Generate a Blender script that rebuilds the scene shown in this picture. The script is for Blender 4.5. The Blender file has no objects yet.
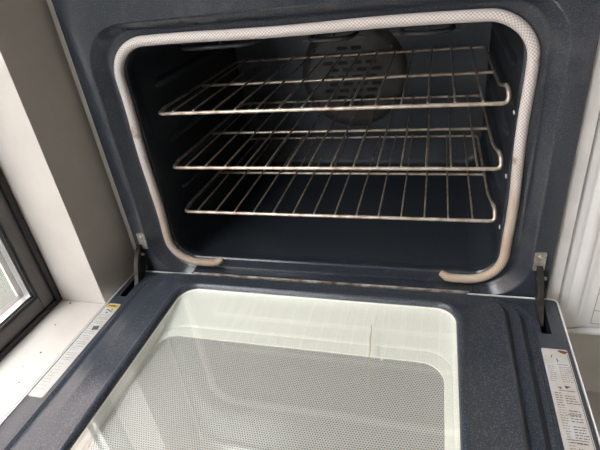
import bpy, bmesh, math, random
from mathutils import Vector, Matrix
random.seed(7)
scene = bpy.context.scene
C = scene.collection
R = math.radians

# ------------------------------------------------------------------ camera
cam_d = bpy.data.cameras.new('camera')
cam = bpy.data.objects.new('camera', cam_d)
C.objects.link(cam)
cam_d.sensor_width = 36.0
cam_d.lens = 36.0 * 471.41 / 600.0
cam_d.clip_start = 0.02
right = Vector((0.9629502, 0.24633004, -0.10976535))
fwd = Vector((-0.26725461, 0.8172107, -0.51062868))
up = Vector((-0.03608176, 0.52104528, 0.85276604))
cam.matrix_world = Matrix(((right.x, up.x, -fwd.x, 0.1890),
                           (right.y, up.y, -fwd.y, -0.6642),
                           (right.z, up.z, -fwd.z, 0.5354),
                           (0, 0, 0, 1)))
scene.camera = cam

# ------------------------------------------------------------------ sky and exposure
world = bpy.data.worlds.new('overcast_sky')
scene.world = world
world.use_nodes = True
bg = world.node_tree.nodes['Background']
bg.inputs['Color'].default_value = (0.955, 0.985, 1.0, 1)
bg.inputs['Strength'].default_value = 15.0
vs = scene.view_settings
vs.view_transform = 'Standard'
vs.look = 'None'
vs.exposure = 0.11
vs.gamma = 1.0
vs.use_curve_mapping = False

# daylight enters through the window opening: a portal only guides sampling, it emits nothing
WY0, WY1, WZ0, WZ1 = -0.097, -2.75, -0.012, 1.85      # window opening in the left wall
WX = -0.405                                           # room face of the left wall
por = bpy.data.lights.new('window_portal', 'AREA')
por.shape = 'RECTANGLE'
por.size = WZ1 - WZ0
por.size_y = WY0 - WY1
por.cycles.is_portal = True
po = bpy.data.objects.new('window_portal', por)
C.objects.link(po)
po.location = (-0.60, (WY0 + WY1) / 2, (WZ0 + WZ1) / 2)
po.rotation_euler = (0, R(-90), 0)

# ------------------------------------------------------------------ materials
MATS = {}
def new_mat(name):
    m = bpy.data.materials.new(name)
    m.use_nodes = True
    MATS[name] = m
    nt = m.node_tree
    return m, nt, nt.nodes['Principled BSDF']
def N(nt, t, **kw):
    n = nt.nodes.new(t)
    for k, v in kw.items():
        setattr(n, k, v)
    return n
def simple(name, col, rough=0.5, metal=0.0, spec=0.5, bump=0.0, bscale=60, var=0.0, vscale=8, col2=None, coat=0.0):
    m, nt, p = new_mat(name)
    p.inputs['Base Color'].default_value = (*col, 1)
    p.inputs['Roughness'].default_value = rough
    p.inputs['Metallic'].default_value = metal
    p.inputs['Specular IOR Level'].default_value = spec
    p.inputs['Coat Weight'].default_value = coat
    p.inputs['Coat Roughness'].default_value = 0.08
    tc = N(nt, 'ShaderNodeTexCoord')
    if var > 0:
        no = N(nt, 'ShaderNodeTexNoise')
        no.inputs['Scale'].default_value = vscale
        no.inputs['Detail'].default_value = 6
        nt.links.new(tc.outputs['Object'], no.inputs['Vector'])
        rp = N(nt, 'ShaderNodeValToRGB')
        rp.color_ramp.elements[0].position = 0.35
        rp.color_ramp.elements[1].position = 0.7
        c2 = col2 or tuple(c * (1 - var) for c in col)
        rp.color_ramp.elements[0].color = (*col, 1)
        rp.color_ramp.elements[1].color = (*c2, 1)
        nt.links.new(no.outputs['Fac'], rp.inputs['Fac'])
        nt.links.new(rp.outputs['Color'], p.inputs['Base Color'])
    if bump > 0:
        nb = N(nt, 'ShaderNodeTexNoise')
        nb.inputs['Scale'].default_value = bscale
        nb.inputs['Detail'].default_value = 4
        nt.links.new(tc.outputs['Object'], nb.inputs['Vector'])
        bp = N(nt, 'ShaderNodeBump')
        bp.inputs['Strength'].default_value = bump
        bp.inputs['Distance'].default_value = 0.002
        nt.links.new(nb.outputs['Fac'], bp.inputs['Height'])
        nt.links.new(bp.outputs['Normal'], p.inputs['Normal'])
    return m

def enamel(name, base, speck, rough, amount=0.62, haze=0.0):
    """dark porcelain enamel with fine pale speckle and a few rubbed hazy patches"""
    m, nt, p = new_mat(name)
    tc = N(nt, 'ShaderNodeTexCoord')
    n1 = N(nt, 'ShaderNodeTexNoise'); n1.inputs['Scale'].default_value = 780; n1.inputs['Detail'].default_value = 3
    nt.links.new(tc.outputs['Object'], n1.inputs['Vector'])
    r1 = N(nt, 'ShaderNodeValToRGB')
    r1.color_ramp.elements[0].position = amount
    r1.color_ramp.elements[1].position = amount + 0.1
    r1.color_ramp.elements[0].color = (*base, 1)
    r1.color_ramp.elements[1].color = (*speck, 1)
    nt.links.new(n1.outputs['Fac'], r1.inputs['Fac'])
    n2 = N(nt, 'ShaderNodeTexNoise'); n2.inputs['Scale'].default_value = 7; n2.inputs['Detail'].default_value = 8; n2.inputs['Roughness'].default_value = 0.65
    nt.links.new(tc.outputs['Object'], n2.inputs['Vector'])
    mx = N(nt, 'ShaderNodeMix', data_type='RGBA')
    mr = N(nt, 'ShaderNodeMapRange')
    mr.inputs['From Min'].default_value = 0.52; mr.inputs['From Max'].default_value = 0.78
    mr.inputs['To Max'].default_value = haze
    nt.links.new(n2.outputs['Fac'], mr.inputs['Value'])
    nt.links.new(mr.outputs['Result'], mx.inputs['Factor'])
    nt.links.new(r1.outputs['Color'], mx.inputs['A'])
    mx.inputs['B'].default_value = (0.16, 0.15, 0.145, 1)
    nt.links.new(mx.outputs['Result'], p.inputs['Base Color'])
    p.inputs['Roughness'].default_value = rough
    return m

enamel('enamel', (0.023, 0.029, 0.039), (0.075, 0.085, 0.10), 0.20, amount=0.56, haze=0.4)
enamel('enamel_door', (0.026, 0.033, 0.044), (0.115, 0.13, 0.15), 0.28, amount=0.54, haze=0.12)
enamel('enamel_cavity', (0.020, 0.026, 0.034), (0.065, 0.073, 0.084), 0.42, amount=0.56, haze=0.12)
MATS['enamel_cavity'].node_tree.nodes['Principled BSDF'].inputs['Specular IOR Level'].default_value = 0.3
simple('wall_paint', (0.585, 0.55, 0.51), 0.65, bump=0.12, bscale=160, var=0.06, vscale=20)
simple('sill_paint', (0.72, 0.675, 0.63), 0.5, bump=0.1, bscale=120, var=0.12, vscale=14)
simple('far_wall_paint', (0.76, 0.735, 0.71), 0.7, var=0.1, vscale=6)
simple('ceiling_paint', (0.85, 0.84, 0.82), 0.8, bump=0.05)
simple('floor_vinyl', (0.68, 0.655, 0.60), 0.45, var=0.25, vscale=5, bump=0.05)
simple('window_frame', (0.125, 0.115, 0.11), 0.42, bump=0.05, bscale=200, var=0.15, vscale=30)
simple('black_rubber', (0.012, 0.012, 0.013), 0.55)
simple('bead_metal', (0.55, 0.56, 0.57), 0.3, metal=0.8)
simple('side_metal', (0.82, 0.80, 0.775), 0.38, bump=0.02, bscale=90, var=0.1, vscale=25)
simple('white_plastic', (0.80, 0.80, 0.80), 0.35, bump=0.02, bscale=40)
simple('white_trim', (0.80, 0.80, 0.79), 0.3)
simple('fascia_steel', (0.42, 0.42, 0.42), 0.32, metal=0.8)
simple('black_void', (0.004, 0.004, 0.004), 0.8)
simple('hinge_zinc', (0.66, 0.63, 0.56), 0.38, metal=0.85, bump=0.1, bscale=300, var=0.45, vscale=180)
simple('hinge_dark', (0.075, 0.069, 0.064), 0.35, metal=0.7, bump=0.1, bscale=200, var=0.4, vscale=90)
simple('ivory_enamel', (0.93, 0.935, 0.87), 0.35)
simple('screen_metal', (0.66, 0.65, 0.625), 0.45, metal=0.15)
simple('screen_back', (0.14, 0.14, 0.135), 0.5)
simple('seal_strip', (0.50, 0.46, 0.42), 0.5, metal=0.3, var=1, vscale=60, col2=(0.10, 0.050, 0.024), bump=0.4, bscale=400)
simple('rack_chrome', (0.50, 0.445, 0.375), 0.34, metal=0.5, var=1, vscale=60, col2=(0.30, 0.20, 0.13), bump=0.15, bscale=500)
simple('rack_front', (0.62, 0.56, 0.48), 0.30, metal=0.45, var=1, vscale=55, col2=(0.30, 0.21, 0.14), bump=0.15, bscale=500)
simple('fan_enamel', (0.062, 0.058, 0.056), 0.5, spec=0.3, var=0.4, vscale=30)
simple('element_metal', (0.075, 0.075, 0.078), 0.5, metal=0.3, var=0.4, vscale=50)
simple('label_paper', (0.50, 0.495, 0.48), 0.45, var=1, vscale=30, col2=(0.43, 0.415, 0.38))
simple('label_worn', (0.58, 0.57, 0.56), 0.55, var=1, vscale=42, col2=(0.50, 0.46, 0.40))
simple('label_yellow', (0.68, 0.43, 0.06), 0.45, var=0.3, vscale=200)
simple('label_ink', (0.075, 0.07, 0.07), 0.6)
simple('label_ink_faint', (0.22, 0.215, 0.21), 0.6)
simple('rust_stain', (0.20, 0.075, 0.035), 0.8, var=0.5, vscale=150)
simple('grease_drip', (0.50, 0.45, 0.33), 0.4)
simple('white_chip', (0.78, 0.78, 0.77), 0.5)
simple('dirt', (0.05, 0.04, 0.035), 0.9)
simple('paving', (0.055, 0.05, 0.048), 0.8, var=1, vscale=1.3, col2=(0.03, 0.04, 0.014), bump=0.3, bscale=30)
simple('facade', (0.36, 0.285, 0.26), 0.8, var=0.12, vscale=2, bump=0.3, bscale=20)
simple('print_grey', (0.30, 0.30, 0.30), 0.6)

# gasket: woven glass-fibre braid, browned by grease low down and in patches
m, nt, p = new_mat('braid')
uv = N(nt, 'ShaderNodeUVMap'); uv.uv_map = 'UVMap'
ch = N(nt, 'ShaderNodeTexChecker'); ch.inputs['Scale'].default_value = 1.0
nt.links.new(uv.outputs['UV'], ch.inputs['Vector'])
ch.inputs['Color1'].default_value = (0.66, 0.615, 0.585, 1)
ch.inputs['Color2'].default_value = (0.42, 0.385, 0.36, 1)
tc = N(nt, 'ShaderNodeTexCoord')
nz = N(nt, 'ShaderNodeTexNoise'); nz.inputs['Scale'].default_value = 16; nz.inputs['Detail'].default_value = 5
nt.links.new(tc.outputs['Object'], nz.inputs['Vector'])
sx = N(nt, 'ShaderNodeSeparateXYZ'); nt.links.new(tc.outputs['Object'], sx.inputs['Vector'])
mr = N(nt, 'ShaderNodeMapRange'); mr.inputs['From Min'].default_value = 0.36; mr.inputs['From Max'].default_value = 0.0
mr.inputs['To Min'].default_value = -0.25; mr.inputs['To Max'].default_value = 0.35
nt.links.new(sx.outputs['Z'], mr.inputs['Value'])
ad = N(nt, 'ShaderNodeMath', operation='ADD'); nt.links.new(mr.outputs['Result'], ad.inputs[0]); nt.links.new(nz.outputs['Fac'], ad.inputs[1])
m2 = N(nt, 'ShaderNodeMapRange'); m2.inputs['From Min'].default_value = 0.42; m2.inputs['From Max'].default_value = 0.95; m2.inputs['To Max'].default_value = 1.0
nt.links.new(ad.outputs[0], m2.inputs['Value'])
mx = N(nt, 'ShaderNodeMix', data_type='RGBA', blend_type='MULTIPLY')
nt.links.new(m2.outputs['Result'], mx.inputs['Factor']); nt.links.new(ch.outputs['Color'], mx.inputs['A'])
mx.inputs['B'].default_value = (0.70, 0.53, 0.36, 1)
nr = N(nt, 'ShaderNodeTexNoise'); nr.inputs['Scale'].default_value = 34; nr.inputs['Detail'].default_value = 3
nt.links.new(tc.outputs['Object'], nr.inputs['Vector'])
mq = N(nt, 'ShaderNodeMapRange'); mq.inputs['From Min'].default_value = 0.66; mq.inputs['From Max'].default_value = 0.74; mq.inputs['To Max'].default_value = 0.7
nt.links.new(nr.outputs['Fac'], mq.inputs['Value'])
mz = N(nt, 'ShaderNodeMix', data_type='RGBA'); nt.links.new(mq.outputs['Result'], mz.inputs['Factor'])
nt.links.new(mx.outputs['Result'], mz.inputs['A']); mz.inputs['B'].default_value = (0.24, 0.11, 0.06, 1)
nt.links.new(mz.outputs['Result'], p.inputs['Base Color'])
p.inputs['Roughness'].default_value = 0.75
bp = N(nt, 'ShaderNodeBump'); bp.inputs['Strength'].default_value = 0.5; bp.inputs['Distance'].default_value = 0.001
nt.links.new(ch.outputs['Fac'], bp.inputs['Height']); nt.links.new(bp.outputs['Normal'], p.inputs['Normal'])

# clear pane: fresnel mix of see-through and mirror, valid from either face
def pane_mat(name, tint, ior=1.52, film=0.0):
    m = bpy.data.materials.new(name); m.use_nodes = True; MATS[name] = m
    nt = m.node_tree; nt.nodes.clear()
    out = N(nt, 'ShaderNodeOutputMaterial')
    tr = N(nt, 'ShaderNodeBsdfTransparent'); tr.inputs['Color'].default_value = (*tint, 1)
    gl = N(nt, 'ShaderNodeBsdfGlossy'); gl.inputs['Roughness'].default_value = 0.015
    gl.inputs['Color'].default_value = (1, 1, 1, 1)
    fr = N(nt, 'ShaderNodeFresnel'); ge = N(nt, 'ShaderNodeNewGeometry')
    mi = N(nt, 'ShaderNodeMapRange')
    mi.inputs['To Min'].default_value = ior; mi.inputs['To Max'].default_value = 1 / ior
    nt.links.new(ge.outputs['Backfacing'], mi.inputs['Value'])
    nt.links.new(mi.outputs['Result'], fr.inputs['IOR'])
    mix = N(nt, 'ShaderNodeMixShader')
    nt.links.new(fr.outputs['Fac'], mix.inputs['Fac'])
    nt.links.new(tr.outputs['BSDF'], mix.inputs[1]); nt.links.new(gl.outputs['BSDF'], mix.inputs[2])
    if film > 0:                       # thin film of grease and dust
        df = N(nt, 'ShaderNodeBsdfDiffuse'); df.inputs['Color'].default_value = (0.75, 0.73, 0.70, 1)
        m2 = N(nt, 'ShaderNodeMixShader'); m2.inputs['Fac'].default_value = film
        nt.links.new(mix.outputs['Shader'], m2.inputs[1]); nt.links.new(df.outputs['BSDF'], m2.inputs[2])
        mix = m2
    nt.links.new(mix.outputs['Shader'], out.inputs['Surface'])
pane_mat('oven_glass', (0.98, 0.985, 0.975), 1.75, 0.03)
pane_mat('window_glass', (0.96, 0.965, 0.965), 1.52, 0.02)

# ------------------------------------------------------------------ helpers
def tag(o, label=None, cat=None, group=None, kind=None):
    if label: o['label'] = label
    if cat: o['category'] = cat
    if group: o['group'] = group
    if kind: o['kind'] = kind
    return o
def link(name, me, parent=None):
    o = bpy.data.objects.new(name, me)
    C.objects.link(o)
    if parent: o.parent = parent
    return o
def mk(name, bm, mat, parent=None, smooth=None, norm=True):
    me = bpy.data.meshes.new(name)
    if norm: bmesh.ops.recalc_face_normals(bm, faces=bm.faces)
    bm.to_mesh(me); bm.free()
    for mm in (mat if isinstance(mat, (list, tuple)) else [mat]):
        me.materials.append(MATS[mm])
    if smooth is not None:
        me.polygons.foreach_set('use_smooth', [True] * len(me.polygons))
        me.set_sharp_from_angle(angle=R(smooth))
    return link(name, me, parent)
def empty(name, loc=(0, 0, 0), parent=None):
    o = bpy.data.objects.new(name, None); C.objects.link(o)
    o.location = loc; o.empty_display_size = 0.05
    if parent: o.parent = parent
    return o
def box(bm, x0, x1, y0, y1, z0, z1, bev=0.0, seg=2):
    r = bmesh.ops.create_cube(bm, size=1.0)
    for v in r['verts']:
        v.co = Vector(((x0 + x1) / 2 + v.co.x * (x1 - x0), (y0 + y1) / 2 + v.co.y * (y1 - y0), (z0 + z1) / 2 + v.co.z * (z1 - z0)))
    if bev > 0:
        es = list({e for v in r['verts'] for e in v.link_edges})
        bmesh.ops.bevel(bm, geom=es, offset=bev, segments=seg, affect='EDGES', profile=0.5)
def bxo(name, mat, parent, *a, bev=0.0):
    bm = bmesh.new(); box(bm, *a, bev=bev)
    return mk(name, bm, mat, parent, smooth=30 if bev else None)
def rrect(a0, a1, b0, b1, r, n=8, sub=1):
    """rounded rectangle outline in two coordinates, counter-clockwise"""
    pts = []
    cs = [((a1 - r, b0 + r), -90), ((a1 - r, b1 - r), 0), ((a0 + r, b1 - r), 90), ((a0 + r, b0 + r), 180)]
    for (cx, cy), s in cs:
        for k in range(n + 1):
            t = R(s + 90 * k / n)
            pts.append((cx + r * math.cos(t), cy + r * math.sin(t)))
    return pts
def loft(bm, rings, cap0=False, cap1=False):
    vs_ = [[bm.verts.new(p) for p in ring] for ring in rings]
    for a, b in zip(vs_, vs_[1:]):
        n = len(a)
        for i in range(n):
            j = (i + 1) % n
            bm.faces.new((a[i], a[j], b[j], b[i]))
    if cap0: bm.faces.new(vs_[0])
    if cap1: bm.faces.new(vs_[-1])
    return vs_
def sweep(bm, path, rad, seg=8, closed=False, uvl=None, cap=True, ulen=1.0, vlen=1.0, rfun=None):
    """tube along a polyline with parallel-transported frames"""
    P = [Vector(q) for q in path]
    n = len(P)
    T = []
    for i in range(n):
        a = P[i - 1] if (i > 0 or closed) else P[i]
        b = P[(i + 1) % n] if (i < n - 1 or closed) else P[i]
        T.append((b - a).normalized())
    ref = Vector((0, 0, 1)) if abs(T[0].z) < 0.9 else Vector((1, 0, 0))
    u = (ref - T[0] * ref.dot(T[0])).normalized()
    rings = []; dist = 0; dl = []
    for i in range(n):
        if i:
            u = (u - T[i] * u.dot(T[i])).normalized()
            dist += (P[i] - P[i - 1]).length
        dl.append(dist)
        w = T[i].cross(u)
        rr = rad * (rfun(i / (n - 1)) if rfun else 1)
        rings.append([bm.verts.new(P[i] + (u * math.cos(2 * math.pi * k / seg) + w * math.sin(2 * math.pi * k / seg)) * rr) for k in range(seg)])
    m_ = n if closed else n - 1
    for i in range(m_):
        a, b = rings[i], rings[(i + 1) % n]
        for k in range(seg):
            j = (k + 1) % seg
            f = bm.faces.new((a[k], a[j], b[j], b[k]))
            if uvl:
                d0 = dl[i]; d1 = dl[i + 1] if i + 1 < n else dist + (P[0] - P[-1]).length
                for lp, (uu, vv) in zip(f.loops, ((d0, k), (d0, k + 1), (d1, k + 1), (d1, k))):
                    lp[uvl].uv = (uu * ulen, vv / seg * vlen)
    if cap and not closed:
        bm.faces.new(rings[0][::-1]); bm.faces.new(rings[-1])
def tube(name, mat, parent, path, rad, seg=8, **kw):
    bm = bmesh.new(); sweep(bm, path, rad, seg, **kw)
    return mk(name, bm, mat, parent, smooth=50)
def bend(pts, r=0.01, n=5):
    """polyline with rounded corners"""
    P = [Vector(q) for q in pts]; out = [P[0]]
    for i in range(1, len(P) - 1):
        a = (P[i - 1] - P[i]); b = (P[i + 1] - P[i])
        rr = min(r, a.length * 0.49, b.length * 0.49)
        p0 = P[i] + a.normalized() * rr; p1 = P[i] + b.normalized() * rr
        for k in range(n + 1):
            t = k / n
            out.append(p0 * (1 - t) ** 2 + P[i] * 2 * t * (1 - t) + p1 * t * t)
    out.append(P[-1])
    return out
def dup(o, parent, name=None):
    c = o.copy(); C.objects.link(c); c.parent = parent
    return c

# ------------------------------------------------------------------ the room
FZ = -0.32          # floor height
BY = 0.66           # back wall
RX, FYW, CZ = 3.4, -3.4, 2.25
def struct(name, boxes, mat, bev=0):
    bm = bmesh.new()
    for b in boxes: box(bm, *b, bev=bev)
    o = mk(name, bm, mat)
    o['kind'] = 'structure'
    return o
WO = -0.62          # outside face of the left wall
struct('floor', [(WO, RX + .1, FYW - .1, BY + .1, FZ - .06, FZ)], 'floor_vinyl')
struct('ceiling', [(WO, RX + .1, FYW - .1, BY + .1, CZ, CZ + .06)], 'ceiling_paint')
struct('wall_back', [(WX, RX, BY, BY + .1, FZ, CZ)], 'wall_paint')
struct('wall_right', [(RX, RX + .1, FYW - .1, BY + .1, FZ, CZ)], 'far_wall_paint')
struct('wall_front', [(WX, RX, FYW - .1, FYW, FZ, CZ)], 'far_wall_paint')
# left wall, solid round the deep window opening
bm = bmesh.new()
xo, xi = WO, WX
def wq(pts): bm.faces.new([bm.verts.new(q) for q in pts])
Y0w, Y1w = BY + .1, FYW - .1
zs = WZ0 - 0.018
for X in (xi, xo):
    wq([(X, Y1w, FZ), (X, Y0w, FZ), (X, Y0w, zs), (X, Y1w, zs)])
    wq([(X, Y1w, WZ1), (X, Y0w, WZ1), (X, Y0w, CZ), (X, Y1w, CZ)])
    wq([(X, WY0, zs), (X, Y0w, zs), (X, Y0w, WZ1), (X, WY0, WZ1)])
    wq([(X, Y1w, zs), (X, WY1, zs), (X, WY1, WZ1), (X, Y1w, WZ1)])
wq([(xi, WY0, zs), (xo, WY0, zs), (xo, WY0, WZ1), (xi, WY0, WZ1)])
wq([(xi, WY1, zs), (xo, WY1, zs), (xo, WY1, WZ1), (xi, WY1, WZ1)])
wq([(xi, WY0, WZ1), (xo, WY0, WZ1), (xo, WY1, WZ1), (xi, WY1, WZ1)])
wq([(xi, WY0, zs), (xo, WY0, zs), (xo, WY1, zs), (xi, WY1, zs)])
bmesh.ops.remove_doubles(bm, verts=bm.verts, dist=1e-5)
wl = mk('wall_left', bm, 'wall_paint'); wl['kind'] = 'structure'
sill = bxo('trim_1', 'sill_paint', None, -0.600, WX - 0.0005, WY1 + .001, WY0 - .0005, zs, WZ0, bev=0.003)
sill['kind'] = 'structure'
sill['label'] = 'cream painted window sill beside the oven door'
# ground outside
struct('ground_outside', [(-7, -0.75, -7, 5, -0.62, -0.56)], 'paving')

# rendered facade of the house next door, seen only in the reflections of the door glass
struct('wall_outside', [(-3.6, -3.3, -7, 5, -0.56, 4.3)], 'facade')

# window: painted metal frame, black seals, bright bead, pane
win = empty('window_1', (-0.53, (WY0 + WY1) / 2, WZ0)); win['kind'] = 'structure'
ox, oy, oz = win.location
def wbox(name, mat, x0, x1, y0, y1, z0, z1, bev=0.0, parent=win):
    return bxo(name, mat, parent, x0 - ox, x1 - ox, y0 - oy, y1 - oy, z0 - oz, z1 - oz, bev=bev)
fy0, fy1, fz0, fz1 = WY0 - .003, WY1 + .003, WZ0 + .001, WZ1 - .003
fw = 0.037
xf0, xf1 = -0.560, -0.508
wbox('frame_stile', 'window_frame', xf0, xf1, fy0 - fw, fy0, fz0, fz1, bev=.0025)
wbox('frame_stile', 'window_frame', xf0, xf1, fy1, fy1 + fw, fz0, fz1, bev=.0025)
wbox('frame_rail', 'window_frame', xf0, xf1 - .0006, fy1 + fw, fy0 - fw, fz0, fz0 + fw, bev=.0025)
wbox('frame_rail', 'window_frame', xf0, xf1 - .0006, fy1 + fw, fy0 - fw, fz1 - fw, fz1, bev=.0025)
wbox('frame_mullion', 'window_frame', xf0, xf1 - .0004, -1.40, -1.35, fz0 + fw, fz1 - fw, bev=.0025)
# black weather seal where the frame meets the reveal
wbox('reveal_seal', 'black_rubber', xf1 - .004, xf1 + .006, fy0 - .011, fy0 + .0025, fz0, fz1, bev=.0015)
wbox('reveal_seal', 'black_rubber', xf1 - .004, xf1 + .006, fy1, fy0 - .011, fz0 - .0008, fz0 + .010, bev=.0015)
for (a, b) in ((-1.35, fy0 - fw), (fy1 + fw, -1.40)):
    z0, z1 = fz0 + fw, fz1 - fw
    wbox('glass_pane', 'window_glass', -0.536, -0.532, a, b, z0, z1)
    for nm, mt, w0, w1, xx0, xx1 in (('glazing_gasket', 'black_rubber', 0.0, .006, -.530, xf1 - .002), ('glazing_bead', 'bead_metal', .006, .009, -.530, xf1 - .008)):
        for (p0, p1) in ((b - w1, b - w0), (a + w0, a + w1)):
            wbox(nm, mt, xx0, xx1, p0, p1, z0 + w0, z1 - w0)
        for (q0, q1) in ((z0 + w0, z0 + w1), (z1 - w1, z1 - w0)):
            wbox(nm, mt, xx0, xx1, a + w1, b - w1, q0, q1)

# ------------------------------------------------------------------ the oven
oven = empty('oven', (0, 0.3, FZ))
tag(oven, 'dark blue-grey enamel oven standing open with its glass door lowered', 'oven')
OV = Vector(oven.location)
def part(o):
    """place a part built in world coordinates under its parent"""
    par = o.parent
    base = Vector((0, 0, 0)); q = par
    while q: base += Vector(q.location); q = q.parent
    o.location = -base
    return o
def P(name, bm, mat, parent=oven, smooth=None): return part(mk(name, bm, mat, parent, smooth))
def PB(name, mat, parent, *a, bev=0.0): return part(bxo(name, mat, parent, *a, bev=bev))
def PT(name, mat, parent, path, rad, seg=8, **kw): return part(tube(name, mat, parent, path, rad, seg, **kw))

# side panels, back, base and top fascia of the body
for s in (-1, 1):
    x0, x1 = sorted((s * .3755, s * .3975))
    PB('side_panel', 'side_metal', oven, x0, x1, .016, .62, FZ + .05, .72, bev=.002)
PB('back_panel', 'side_metal', oven, -.3755, .3755, .60, .62, FZ + .05, .72)
PB('base_drawer', 'enamel', oven, -.374, .374, .004, .60, FZ + .05, -.075, bev=.004)
PB('control_fascia', 'fascia_steel', oven, -.3755, .3755, -.01, .10, .58, .72, bev=.006)
PB('top_panel', 'enamel', oven, -.3755, .3755, .10, .60, .70, .72)
for sx_ in (-.34, .34):
    for sy_ in (.06, .57):
        bm = bmesh.new()
        ringv = []
        loft(bm, [[(sx_ + r_ * math.cos(k * math.pi / 6), sy_ + r_ * math.sin(k * math.pi / 6), z_) for k in range(12)] for r_, z_ in ((.022, FZ), (.022, FZ + .008), (.010, FZ + .012), (.010, FZ + .05))], True, True)
        P('foot', bm, 'black_rubber', smooth=30)

# front frame: flat border, soft step down into the recess that takes the door
def fr(hx, z0, z1, r, y, n=8): return [(a, y, b) for a, b in rrect(-hx, hx, z0, z1, r, n)]
rings = [fr(.3752, -.070, .578, .004, .016), fr(.3752, -.070, .578, .004, .002), fr(.3735, -.068, .577, .004, .0),
         fr(.3470, -.014, .4650, .076, .0), fr(.3445, -.011, .4632, .074, .0008), fr(.3425, -.009, .4614, .072, .0026),
         fr(.3285, .000, .4500, .060, .0180), fr(.3260, .002, .4478, .058, .0204), fr(.322, .005, .4445, .056, .0217),
         fr(.303, .014, .428, .047, .0220), fr(.2995, .0205, .4245, .046, .0228), fr(.298, .0225, .4225, .045, .0255)]
bm = bmesh.new(); loft(bm, rings)
frame = P('front_frame', bm, 'enamel', smooth=40)

# cavity liner
bm = bmesh.new()
rings = [fr(.298, .0225, .4225, .045, .0255), fr(.2985, .0225, .423, .045, .036), fr(.301, .010, .428, .046, .050),
         fr(.303, .008, .432, .046, .060), fr(.304, .008, .433, .046, .30), fr(.304, .010, .433, .046, .478),
         fr(.299, .016, .427, .044, .489), fr(.290, .026, .418, .040, .492), fr(.20, .10, .36, .03, .492)]
loft(bm, rings, cap1=True)
cav = P('cavity', bm, 'enamel_cavity', smooth=45)

# rack guides pressed into both side walls
RZ = (.302, .197, .101)
for s in (-1, 1):
    for z in (.345, .290, .240, .185, .140, .089):
        bm = bmesh.new()
        prof = [(0, -.010), (-.006, -.005), (-.0085, 0), (-.006, .005), (0, .010)]
        ys = [.105, .118, .44, .455]
        sc_ = [.15, 1, 1, .15]
        rr_ = [[(s * (.3038 + px * k), y, z + pz * (.55 + .45 * k)) for px, pz in prof] for y, k in zip(ys, sc_)]
        vs_ = [[bm.verts.new(q) for q in r_] for r_ in rr_]
        for a, b in zip(vs_, vs_[1:]):
            for i in range(4): bm.faces.new((a[i], a[i + 1], b[i + 1], b[i]))
        bm.faces.new(vs_[0]); bm.faces.new(vs_[-1])
        o = mk('rack_guide', bm, 'enamel_cavity', cav, smooth=60); o.location = (0, 0, 0)
        if s > 0 and z in (.290, .185, .089):
            bm = bmesh.new()
            bmesh.ops.create_icosphere(bm, subdivisions=2, radius=1)
            for v in bm.verts: v.co = Vector((.3025 + v.co.x * .0012, .078 + v.co.y * .005, z - .006 + v.co.z * .0032 + .3 * v.co.y * .003))
            mk('enamel_chip', bm, 'white_chip', cav, smooth=60)

# convection fan cover on the back wall
FC = (-.004, .248)
fan = empty('fan_cover', (0, 0, 0), cav)
bm = bmesh.new()
def circ(r, y, n=40): return [(FC[0] + r * math.cos(2 * math.pi * k / n), y, FC[1] + r * math.sin(2 * math.pi * k / n)) for k in range(n)]
loft(bm, [circ(.128, .4915), circ(.126, .487), circ(.112, .479), circ(.104, .4765), circ(.02, .4755)], cap1=True)
mk('cover_plate', bm, 'fan_enamel', fan, smooth=50)
slot_me = None
for row in range(9):
    z = FC[1] + .066 - row * .0165
    half = math.sqrt(max(.001, .082 ** 2 - (z - FC[1]) ** 2))
    nslot = max(2, int(half * 2 / .034))
    for k in range(nslot):
        x = FC[0] + (k - (nslot - 1) / 2) * .034 + (.006 if row % 2 else -.006)
        if slot_me is None:
            bm = bmesh.new()
            loft(bm, [[(a, y, b) for a, b in rrect(-.0125, .0125, -.0042, .0042, .0038, 3)] for y in (.0022, .0)], cap1=True)
            o = mk('vent_slot', bm, 'black_void', fan); slot_me = o.data
        else:
            o = link('vent_slot', slot_me, fan)
        o.location = (x, .4746, z)
for a in (35, 145, 215, 325):
    bm = bmesh.new()
    loft(bm, [[(FC[0] + .113 * math.cos(R(a)) + r_ * math.cos(k * math.pi / 4), y, FC[1] + .113 * math.sin(R(a)) + r_ * math.sin(k * math.pi / 4)) for k in range(8)] for r_, y in ((.0045, .482), (.0045, .4765), (.003, .4745))], cap1=True)
    mk('cover_screw', bm, 'element_metal', fan, smooth=40)

# broil element under the cavity roof, loops towards the front, hung on two brackets
z = .392
path = [(-.275, .486, z), (-.275, .16, z), (-.125, .16, z), (-.125, .42, z), (-.025, .42, z), (-.025, .15, z),
        (.052, .15, z), (.052, .42, z), (.130, .42, z), (.130, .15, z), (.212, .15, z), (.212, .486, z)]
el = PT('broil_element', 'element_metal', cav, bend(path, .038, 8), .0042, 8); el.location = (0, 0, 0)
for x in (-.20, .012, .17):
    bm = bmesh.new()
    box(bm, x - .002, x + .002, .19, .205, .385, .4325)
    box(bm, x - .055, x + .055, .195, .199, .3835, .3875)
    mk('element_bracket', bm, 'element_metal', cav)

# braided gasket with its two ends tucked in at the bottom
g = .4325; gb = .0145
gp = [(-.205, .024, gb + .004), (-.215, .018, gb), (-.225, .0165, gb - .0008)]
cr = rrect(-.3075, .3075, gb - .001, g, .058, 12)
n1 = 13
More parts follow.
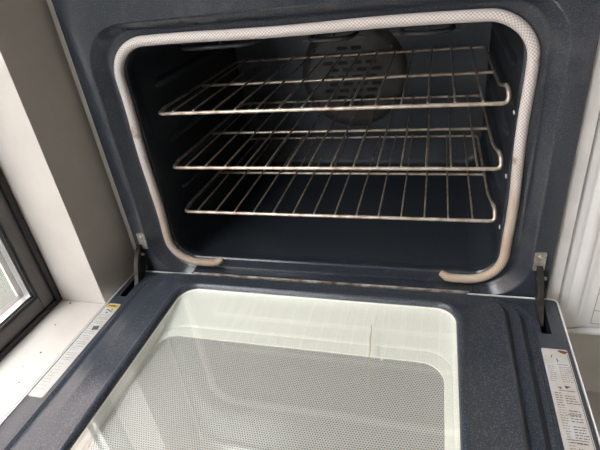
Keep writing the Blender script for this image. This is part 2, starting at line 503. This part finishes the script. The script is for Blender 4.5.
# rrect order: bottom right, top right, top left, bottom left -> walk clockwise from bottom left
order = cr[3 * n1:4 * n1][::-1] + cr[2 * n1:3 * n1][::-1] + cr[n1:2 * n1][::-1] + cr[0:n1][::-1]
pts = gp + [(a, .0165, b) for a, b in order] + [(.230, .0165, gb - .0008), (.219, .018, gb), (.209, .024, gb + .004)]
dense = []
for a, b in zip(pts, pts[1:]):
    a, b = Vector(a), Vector(b)
    k_ = max(1, int((b - a).length / .012))
    for k in range(k_): dense.append(a.lerp(b, k / k_))
dense.append(Vector(pts[-1]))
for i, q in enumerate(dense):
    q.x += .0012 * math.sin(i * .37); q.z += .0010 * math.sin(i * .23 + 1)
bm = bmesh.new(); uvl = bm.loops.layers.uv.new('UVMap')
sweep(bm, dense, .0078, 14, uvl=uvl, ulen=1 / .0026, vlen=20, rfun=lambda t: 1 if .006 < t < .994 else .72)
P('door_gasket', bm, 'braid', smooth=60)

# thin metal seal strip between cavity lip and door, browned
bm = bmesh.new()
box(bm, -.262, .260, -.0045, .0215, .0005, .0028, bev=.0006)
P('sill_strip', bm, 'enamel', smooth=30)
PT('strip_edge', 'seal_strip', oven, [(-.258, -.0046, .0036), (.0, -.0046, .0034), (.255, -.0046, .0036)], .0009, 6)
bm = bmesh.new()
nseg = 60
prv = None
for i in range(nseg + 1):
    x = -.256 + .508 * i / nseg
    h = .0034 + .0010 * math.sin(i * 1.7) + .0008 * random.random()
    vsq = [bm.verts.new(q) for q in ((x, -.0070, -.002), (x, -.0072, h - .001), (x, -.0050, h), (x, -.0042, -.002))]
    if prv:
        for k in range(4): bm.faces.new((prv[k], prv[(k + 1) % 4], vsq[(k + 1) % 4], vsq[k]))
    prv = vsq
P('rust_edge', bm, 'seal_strip', smooth=40)

# ---------------- door, lowered level in front of the cavity
door = empty('door', (0, 0, 0), oven)
door.location = Vector((0, -.006, -.02)) - OV
def dr(hx, y0, y1, r, z, n=8): return [(a, b, z) for a, b in rrect(-hx, hx, y1, y0, r, n)]
def dr2(hx, y0, y1, r, zr, zl): return [(a, b, zl if a < 0 else zr) for a, b in rrect(-hx, hx, y1, y0, r, 8)]
GX = -.007      # the window sits a little left of the door's middle
def dg_(hx, y0, y1, r, z): return [(a + GX, b, z) for a, b in rrect(-hx, hx, y1, y0, r, 8)]
YF = -.545
bm = bmesh.new()
rings = [dr(.3872, -.0068, YF + .001, .006, -.005), dr(.3868, -.0072, YF, .006, -.0006), dr(.3858, -.0082, YF, .006, .0),
         dr2(0.347, -0.015, YF + 0.04, 0.048, 0, 0),
         dr2(0.3462, -0.0156, YF + 0.0408, 0.047, -0.003, -0.003),
         dr2(0.344, -0.017, YF + 0.043, 0.046, -0.004, -0.003),
         dr2(0.3434, -0.0174, YF + 0.0436, 0.0455, -0.0056, 0.0085),
         dr2(0.342, -0.0182, YF + 0.045, 0.045, -0.0056, 0.009),
         dr2(0.336, -0.0192, YF + 0.051, 0.044, -0.006, 0.0062),
         dr2(0.329, -0.0202, YF + 0.058, 0.042, 0.003, 0.0112),
         dr2(0.326, -0.021, YF + 0.061, 0.041, 0.0068, 0.0124),
         dr2(0.3215, -0.0225, YF + 0.0655, 0.039, 0.0066, 0.0136),
         dr2(0.319, -0.0235, YF + 0.068, 0.038, 0.0056, 0.0141),
         dr2(0.311, -0.026, YF + 0.076, 0.036, 0.0036, 0.0156),
         dr2(0.3075, -0.0275, YF + 0.0795, 0.034, 0.008, 0.0163),
         dr2(0.3025, -0.03, YF + 0.0845, 0.033, 0.0174, 0.0175),
         dr2(0.3, -0.0312, YF + 0.087, 0.032, 0.0185, 0.0183),
         dr2(0.296, -0.0325, YF + 0.091, 0.031, 0.0187, 0.0187),
         dg_(.2545, -.0485, -.440, .046, .0186), dg_(.2525, -.0500, -.438, .044, .0200), dg_(.2490, -.0530, -.4345, .042, .0222),
         dg_(.2450, -.0570, -.4305, .038, .0222), dg_(.2415, -.0605, -.427, .035, .0200), dg_(.2395, -.0625, -.425, .033, .0172),
         dg_(.2385, -.0635, -.424, .032, .0100)]
loft(bm, rings)
inner = P('inner_panel', bm, 'enamel_door', door, smooth=40)
# hinge slots are cut through the flange
for s in (-1, 1):
    sc0 = s * .3650 - .0045
    bm = bmesh.new(); box(bm, sc0 - .0070, sc0 + .0070, -.086, -.019, -.02, .02)
    cut = mk('cutter', bm, 'black_void')
    cut.location = inner.location + door.location + OV
    md = inner.modifiers.new('slot', 'BOOLEAN'); md.object = cut; md.operation = 'DIFFERENCE'; md.solver = 'EXACT'
    bpy.context.view_layer.update()
    dg = bpy.context.evaluated_depsgraph_get()
    me = bpy.data.meshes.new_from_object(inner.evaluated_get(dg))
    inner.modifiers.remove(md)
    inner.data = me
    bpy.data.objects.remove(cut)
# keep only the sheet: drop the cutter walls the boolean leaves and rebuild them as slot liners
for s in (-1, 1):
    bm = bmesh.new()
    c = s * .3650 - .0045
    loft(bm, [[(c + a, b, z) for a, b in ((-.0072, -.0862), (.0072, -.0862), (.0072, -.0188), (-.0072, -.0188))] for z in (-.0003, -.038)], cap1=True)
    P('hinge_slot', bm, 'black_void', door)
# outer skin of the door: a pan with a bright rim
bm = bmesh.new()
rings = [dr(.3875, -.0064, YF + .0005, .006, -.006), dr(.3876, -.0063, YF, .006, .0006), dr(.3892, -.0048, YF - .002, .007, .0008),
         dr(.3898, -.0042, YF - .003, .008, -.001), dr(.3898, -.0042, YF - .003, .008, -.046), dr(.380, -.012, YF + .008, .012, -.052)]
loft(bm, rings, cap1=True)
P('outer_skin', bm, 'white_trim', door, smooth=40)
# ivory pan under the glass
bm = bmesh.new()
def pr(x0, x1, y0, y1, r, z): return [(a, b, z) for a, b in rrect(x0, x1, y1, y0, r, 8)]
rings = [pr(-.2456, .2316, -.0635, -.424, .032, .0135), pr(-.2454, .2313, -.066, -.4235, .032, .0112), pr(-.2450, .2300, -.085, -.421, .034, .0060), pr(-.2446, .2285, -.110, -.417, .036, .0010),
         pr(-.2442, .2272, -.134, -.413, .038, -.0030), pr(-.2440, .2264, -.1405, -.411, .038, -.0034), pr(-.2438, .2260, -.1420, -.4105, .038, -.0046), pr(-.2436, .2250, -.1430, -.4095, .038, -.0036),
         pr(-.2415, .2155, -.163, -.398, .034, -.0042), pr(-.2410, .2145, -.164, -.397, .033, -.0062)]
loft(bm, rings)
P('glass_surround', bm, 'ivory_enamel', door, smooth=35)
# perforated heat screen: staggered round-ish holes in a thin sheet, real openings
bm = bmesh.new()
pitch = .0036; rowp = pitch * .866
hx, y0, y1, zz = .2150, -.1635, -.3975, -.0060
ny = int((y0 - y1) / rowp); nx = int(2 * hx / pitch) + 18
mxc, mhx = -.01325, .22825
def inside(x, y):
    r = .033
    dx = max(0, abs(x - mxc) - (mhx - r)); cy = (y0 + y1) / 2; dy = max(0, abs(y - cy) - ((y0 - y1) / 2 - r))
    return dx * dx + dy * dy < r * r
k6 = [R(30 + 60 * k) for k in range(6)]
for j in range(ny + 1):
    for i in range(nx + 1):
        x = -.243 + i * pitch + (pitch / 2 if j % 2 else 0); y = y1 + j * rowp
        if not inside(x, y): continue
        ro = pitch / math.sqrt(3); ri = pitch * .33
        a = [bm.verts.new((x + ro * math.cos(t), y + ro * math.sin(t), zz)) for t in k6]
        b = [bm.verts.new((x + ri * math.cos(t), y + ri * math.sin(t), zz)) for t in k6]
        c_ = [bm.verts.new((x + ri * math.cos(t), y + ri * math.sin(t), zz - .0008)) for t in k6]
        for k in range(6):
            l = (k + 1) % 6
            bm.faces.new((a[k], a[l], b[l], b[k])); bm.faces.new((b[k], b[l], c_[l], c_[k]))
o = P('heat_screen', bm, 'screen_metal', door)
o['kind'] = 'stuff'; o['label'] = 'fine perforated metal screen behind the door glass'
PB('screen_backing', 'screen_back', door, -.2435, .2255, -.41, -.142, -.020, -.016)
# door glass
bm = bmesh.new()
loft(bm, [dg_(.2388, -.0632, -.4243, .032, z_) for z_ in (.0112, .0150)], True, True)
glass = P('door_glass', bm, 'oven_glass', door)
glass['label'] = 'clear inner door glass with reflections'
# dried drip on the glass and a small pale chip
pth = [(.1055 + .010 * t + .0006 * math.sin(t * 19), -.118 - .125 * t, .0154) for t in [k / 14 for k in range(15)]]
bm = bmesh.new(); sweep(bm, pth, .0011, 6, rfun=lambda t: .45 + .9 * max(0, math.sin(t * 5.5)) ** 2 * (1 - t) + .2)
for v in bm.verts: v.co.z = .01535 + (v.co.z - .0154) * .2
P('grease_drip', bm, 'grease_drip', door, smooth=60)
bm = bmesh.new(); bmesh.ops.create_icosphere(bm, subdivisions=2, radius=1)
for v in bm.verts: v.co = Vector((.128 + v.co.x * .0013, -.185 + v.co.y * .0035, .0154 + v.co.z * .0003))
P('pale_chip', bm, 'white_chip', door, smooth=60)

# ---------------- labels stuck to the door flange
def flatbox(bm, cx, cy, w, h, z0, z1, rot=0.0, mi=0):
    c, s = math.cos(rot), math.sin(rot)
    v = [bm.verts.new((cx + x * c - y * s, cy + x * s + y * c, z)) for z in (z0, z1) for x, y in ((-w / 2, -h / 2), (w / 2, -h / 2), (w / 2, h / 2), (-w / 2, h / 2))]
    for f in ((3, 2, 1, 0), (4, 5, 6, 7), (0, 1, 5, 4), (1, 2, 6, 5), (2, 3, 7, 6), (3, 0, 4, 7)):
        bm.faces.new([v[k] for k in f]).material_index = mi
def textline(bm, x0, x1, y, h, z, mi, gap=.55):
    """one line of tiny illegible print: a row of word-length strokes"""
    x = x0
    while x < x1 - .001:
        w = min(random.uniform(.0015, .0048), x1 - x)
        flatbox(bm, x + w / 2, y, w, h, z, z + .00012, 0, mi)
        x += w + random.uniform(.0006, .0013) / gap * .6
def label_sheet(bm, x0, x1, y0, y1, r, z):
    loft(bm, [[(a, b, zz_) for a, b in rrect(x0, x1, y1, y0, r, 4)] for zz_ in (z, z + .0003)], True, True)

# left: pale label with a yellow warning band at its far end
lx0, lx1, ly0, ly1 = -.3856, -.3580, -.108, -.320
bm = bmesh.new(); label_sheet(bm, lx0, lx1, ly0, ly1, .0035, .0001)
lab = P('warning_label', bm, 'label_paper', door)
lab['label'] = 'long white label with a yellow warning band'
bm = bmesh.new()
zt = .0005
bm2 = bmesh.new()
loft(bm2, [[(a, b, z_) for a, b in rrect(lx0 + .002, lx1 - .001, -.1200, -.1105, .002, 3)] for z_ in (.0004, .00055)], True, True)
P('warning_band', bm2, 'label_yellow', door)
flatbox(bm, lx0 + .0150, -.1150, .012, .0035, .0005, .0006, 0, 0)
flatbox(bm, lx0 + .0065, -.1150, .003, .003, .0005, .0006, R(45), 0)
# little tipping pictogram
for (dx, dy, w, h, a) in ((.010, -.1215, .005, .0022, 30), (.0155, -.1240, .0065, .002, -20), (.0185, -.1205, .002, .004, 15), (.0125, -.1290, .0035, .0032, 45), (.0205, -.1260, .003, .0015, 60)):
    flatbox(bm, lx0 + dx, dy - .004, w, h, zt, zt + .00012, R(a), 0)
flatbox(bm, lx0 + .0165, -.1725, .0115, .0100, zt, zt + .00015, R(12), 0)
y = -.140
while y > -.250:
    if not (-.180 < y < -.166):
        textline(bm, lx0 + .003, lx1 - random.uniform(.003, .010), y, .0011, zt, 1)
    else:
        textline(bm, lx0 + .002, lx0 + .009, y, .001, zt, 1); textline(bm, lx0 + .024, lx1 - .001, y, .001, zt, 1)
    y -= .0042 if int(-y * 1000) % 5 else .0062
y = -.255
while y > -.309:
    textline(bm, lx0 + .004, lx1 - random.uniform(.008, .016), y, .0007, zt, 1); y -= .0062
me_ = P('label_print', bm, ['label_ink', 'label_ink_faint'], door)

# right: worn white label, two columns of print, small arrows, rust at its far corner
rx0, rx1, ry0, ry1 = .3478, .3815, -.1165, -.335
bm = bmesh.new(); label_sheet(bm, rx0, rx1, ry0, ry1, .0025, .0001)
lab2 = P('instruction_label', bm, 'label_worn', door)
lab2['label'] = 'worn white instruction label with rust at its corner'
bm = bmesh.new()
flatbox(bm, rx0 + .0115, -.131, .0012, .0055, zt, zt + .00012, R(-15), 0)
flatbox(bm, rx0 + .0175, -.138, .0014, .0065, zt, zt + .00012, R(10), 0)
def tri(bm, cx, cy, s, a):
    v = [bm.verts.new((cx + s * math.cos(R(a + k)), cy + s * math.sin(R(a + k)), zt + .0001)) for k in (0, 140, 220)]
    bm.faces.new(v).material_index = 0
tri(bm, rx0 + .0215, -.184, .0042, 15); tri(bm, rx0 + .0115, -.186, .003, 160)
for yy, a0, a1 in ((-.1455, .016, .029), (-.1905, .010, .029), (-.263, .005, .0285), (-.2665, .009, .027), (-.300, .005, .0285), (-.2275, .013, .028)):
    flatbox(bm, rx0 + (a0 + a1) / 2, yy, a1 - a0, .0008, zt, zt + .00012, 0, 0)
flatbox(bm, rx1 - .0014, -.2275, .0006, .205, zt, zt + .00012, 0, 0)
y = -.150
while y > -.178:
    textline(bm, rx0 + .003, rx0 + .011, y, .001, zt, 1); textline(bm, rx0 + .017, rx1 - .0025, y, .001, zt, 1); y -= .0036
y = -.195
while y > -.330:
    textline(bm, rx0 + .003 + (.001 if y > -.25 else .003), rx0 + .0125, y, .0011, zt, 1 if y < -.215 else 0)
    if random.random() < .8: textline(bm, rx0 + .0155, rx1 - random.uniform(.003, .008), y, .0011, zt, 0)
    y -= .0038
P('label_print', bm, ['label_ink', 'label_ink_faint'], door)
bm = bmesh.new()
loft(bm, [[(rx1 - .0062 + math.cos(t) * .0055 * (1 + .3 * math.sin(3 * t)), -.1215 + math.sin(t) * .0035 * (1 + .3 * math.cos(2 * t + 1)), z_) for t in [2 * math.pi * k / 18 for k in range(18)]] for z_ in (.0004, .0006)], True, True)
P('rust_spot', bm, 'rust_stain', door)

# ---------------- hinges: zinc plate screwed to the frame, dark arm dropping into the door slot
for s in (-1, 1):
    hg = empty('hinge', (0, 0, 0), oven); hg.location = -OV
    c = s * .3545
    bm = bmesh.new()
    loft(bm, [[(a, y, b) for a, b in rrect(c - .0085, c + .0085, .053, .088, .0025, 3)] for y in (-.0004, -.0022)], True, True)
    mk('bracket_plate', bm, 'hinge_zinc', hg, smooth=30)
    bm = bmesh.new()
    loft(bm, [[(c + r_ * math.cos(k * math.pi / 6), y, .079 + r_ * math.sin(k * math.pi / 6)) for k in range(12)] for r_, y in ((.0042, -.002), (.0040, -.0036), (.0022, -.0044))], True, True)
    mk('screw', bm, 'hinge_zinc', hg, smooth=40)
    # two bent cheeks
    prof = [(-.0022, .064), (-.012, .062), (-.024, .050), (-.034, .032), (-.040, .012), (-.046, -.004), (-.058, -.016), (-.050, -.026), (-.036, -.018), (-.020, -.004), (-.010, .012), (-.004, .030), (-.0022, .046)]
    for d in (0,):
        bm = bmesh.new()
        cx = c + s * .004 - .003
        for t in (0,):
            a_ = [bm.verts.new((cx + d - .0044 + s * .0035 * min(1, max(0, (.06 - z) / .06)), y, z)) for y, z in prof]
            b_ = [bm.verts.new((cx + d + .0044 + s * .0035 * min(1, max(0, (.06 - z) / .06)), y, z)) for y, z in prof]
            bm.faces.new(a_[::-1]); bm.faces.new(b_)
            for i in range(len(prof)):
                j = (i + 1) % len(prof)
                bm.faces.new((a_[i], a_[j], b_[j], b_[i]))
        bmesh.ops.bevel(bm, geom=list(bm.edges), offset=.0012, segments=2, affect='EDGES')
        mk('hinge_arm', bm, 'hinge_dark', hg, smooth=40)
    bm = bmesh.new()
    sweep(bm, [(c + s * .0045 - .007, -.012, .046), (c + s * .0045 + .007, -.012, .046)], .0028, 8)
    mk('hinge_pin', bm, 'hinge_zinc', hg, smooth=40)

# ------------------------------------------------------------------ three wire racks
def make_rack(z, label, yf=.066, xr=.291, skew=0.0):
    root = empty('oven_rack', (0, yf, z))
    tag(root, label, 'oven rack', 'wire racks inside the oven')
    ym, yb = .183, .392     # offsets behind the front rod
    fr_path = bend([(-xr + .003, .030, .0035), (-xr + .004, 0, 0), (xr + .001, 0, 0), (xr, .006, .019), (xr - .002, .024, .020)], .009, 5)
    tube('front_rod', 'rack_front', root, fr_path, .0032, 10)
    fp = bend([(-xr + .003, .029, .0034), (-xr + .003, .09, .0025), (-xr + .004, yb, .0), (xr - .004, yb, .0), (xr - .003, .09, .0025), (xr - .002, .023, .0195)], .018, 6)
    tube('frame_rod', 'rack_chrome', root, fp, .0028, 8)
    tube('cross_rod', 'rack_chrome', root, [(-xr + .006, ym, -.0008), (xr - .006, ym, -.0008)], .0031, 8)
    w0 = tube('wire', 'rack_chrome', root, [(0, -.0015, .0042), (0, .02, .0046), (0, ym, .0040), (0, yb - .002, .0040), (0, yb + .001, .0028)], .0018, 6)
    n = 14
    for k in range(n):
        o = w0 if k == 0 else link('wire', w0.data, root)
        o.location = (-.2568 + .0395 * k, 0, 0)
    return root
make_rack(RZ[0], 'topmost of the three wire racks, nearest the oven roof')
make_rack(RZ[1], 'middle wire rack, between the top and bottom racks')
make_rack(RZ[2], 'lowest of the three wire racks, nearest the oven floor')

# ------------------------------------------------------------------ white appliance on the right
ap = empty('white_appliance', (.72, .3, FZ))
tag(ap, 'white appliance with ribbed front edge standing to the right of the oven', 'appliance')
AV = Vector(ap.location)
def A(o): o.location = -AV; return o
bm = bmesh.new()
yb0 = .0
prof = [(.4010, .60), (.4010, .036), (.4018, .030), (.4045, .0270), (.4090, .0262), (.4135, .0266), (.4155, .0280), (.4172, .0282), (.4190, .0276), (.4220, .0258), (.4260, .0252), (.4310, .0254), (.4335, .0266), (.4355, .0284),
        (.4375, .0290), (.4400, .0288), (.4425, .0292), (.4450, .0300), (.4500, .0300), (1.05, .0300), (1.05, .60)]
zz_ = [(-.088, .004), (-.0835, .0005), (-.078, 0), (.95, 0)]
rows = []
for z, ins in zz_:
    rows.append([(x + (ins if x < .41 else 0), y + (ins if y < .2 else 0), z) for x, y in prof])
loft(bm, rows, True, True)
A(mk('front_panel', bm, 'white_plastic', ap, smooth=35))
A(bxo('bottom_lip', 'white_plastic', ap, .409, 1.05, .026, .20, -.0985, -.0885, bev=.003))
A(bxo('plinth', 'floor_vinyl', ap, .415, 1.04, .10, .58, FZ, -.0985))
bm = bmesh.new()
def strip(x0, z0, x1, z1, w=.0009):
    d = Vector((x1 - x0, 0, z1 - z0)); n_ = Vector((-d.z, 0, d.x)).normalized() * w / 2
    v = []
    for y in (.0299, .0296):
        for q in (Vector((x0, y, z0)) - n_, Vector((x1, y, z1)) - n_, Vector((x1, y, z1)) + n_, Vector((x0, y, z0)) + n_): v.append(bm.verts.new(q))
    for f in ((3, 2, 1, 0), (4, 5, 6, 7), (0, 1, 5, 4), (1, 2, 6, 5), (2, 3, 7, 6), (3, 0, 4, 7)): bm.faces.new([v[k] for k in f])
for z in (-.0745, -.046, -.010, .026): strip(.458, z, .56, z)
strip(.458, -.0745, .458, .026); strip(.56, -.0745, .56, .026); strip(.50, -.046, .50, -.0745)
A(mk('printed_grid', bm, 'print_grey', ap))

# ------------------------------------------------------------------ crumbs of dirt on the sill
for x, y, r, where in ((-.466, -.165, .0014, 'in the middle of the cream sill'), (-.443, -.230, .0017, 'beside the white label of the oven door'),
                      (-.452, -.262, .0010, 'smallest of those on the cream sill'), (-.478, -.106, .0022, 'at the corner of the window frame'),
                      (-.432, -.292, .0013, 'nearest the near end of the cream sill')):
    bm = bmesh.new(); bmesh.ops.create_icosphere(bm, subdivisions=1, radius=r)
    for v in bm.verts: v.co.z *= .5; v.co *= random.uniform(.8, 1.2)
    o = mk('dirt_crumb', bm, 'dirt'); o.location = (x, y, WZ0 + r * .45)
    tag(o, 'tiny dark crumb of dirt ' + where, 'dirt', 'crumbs on the sill')
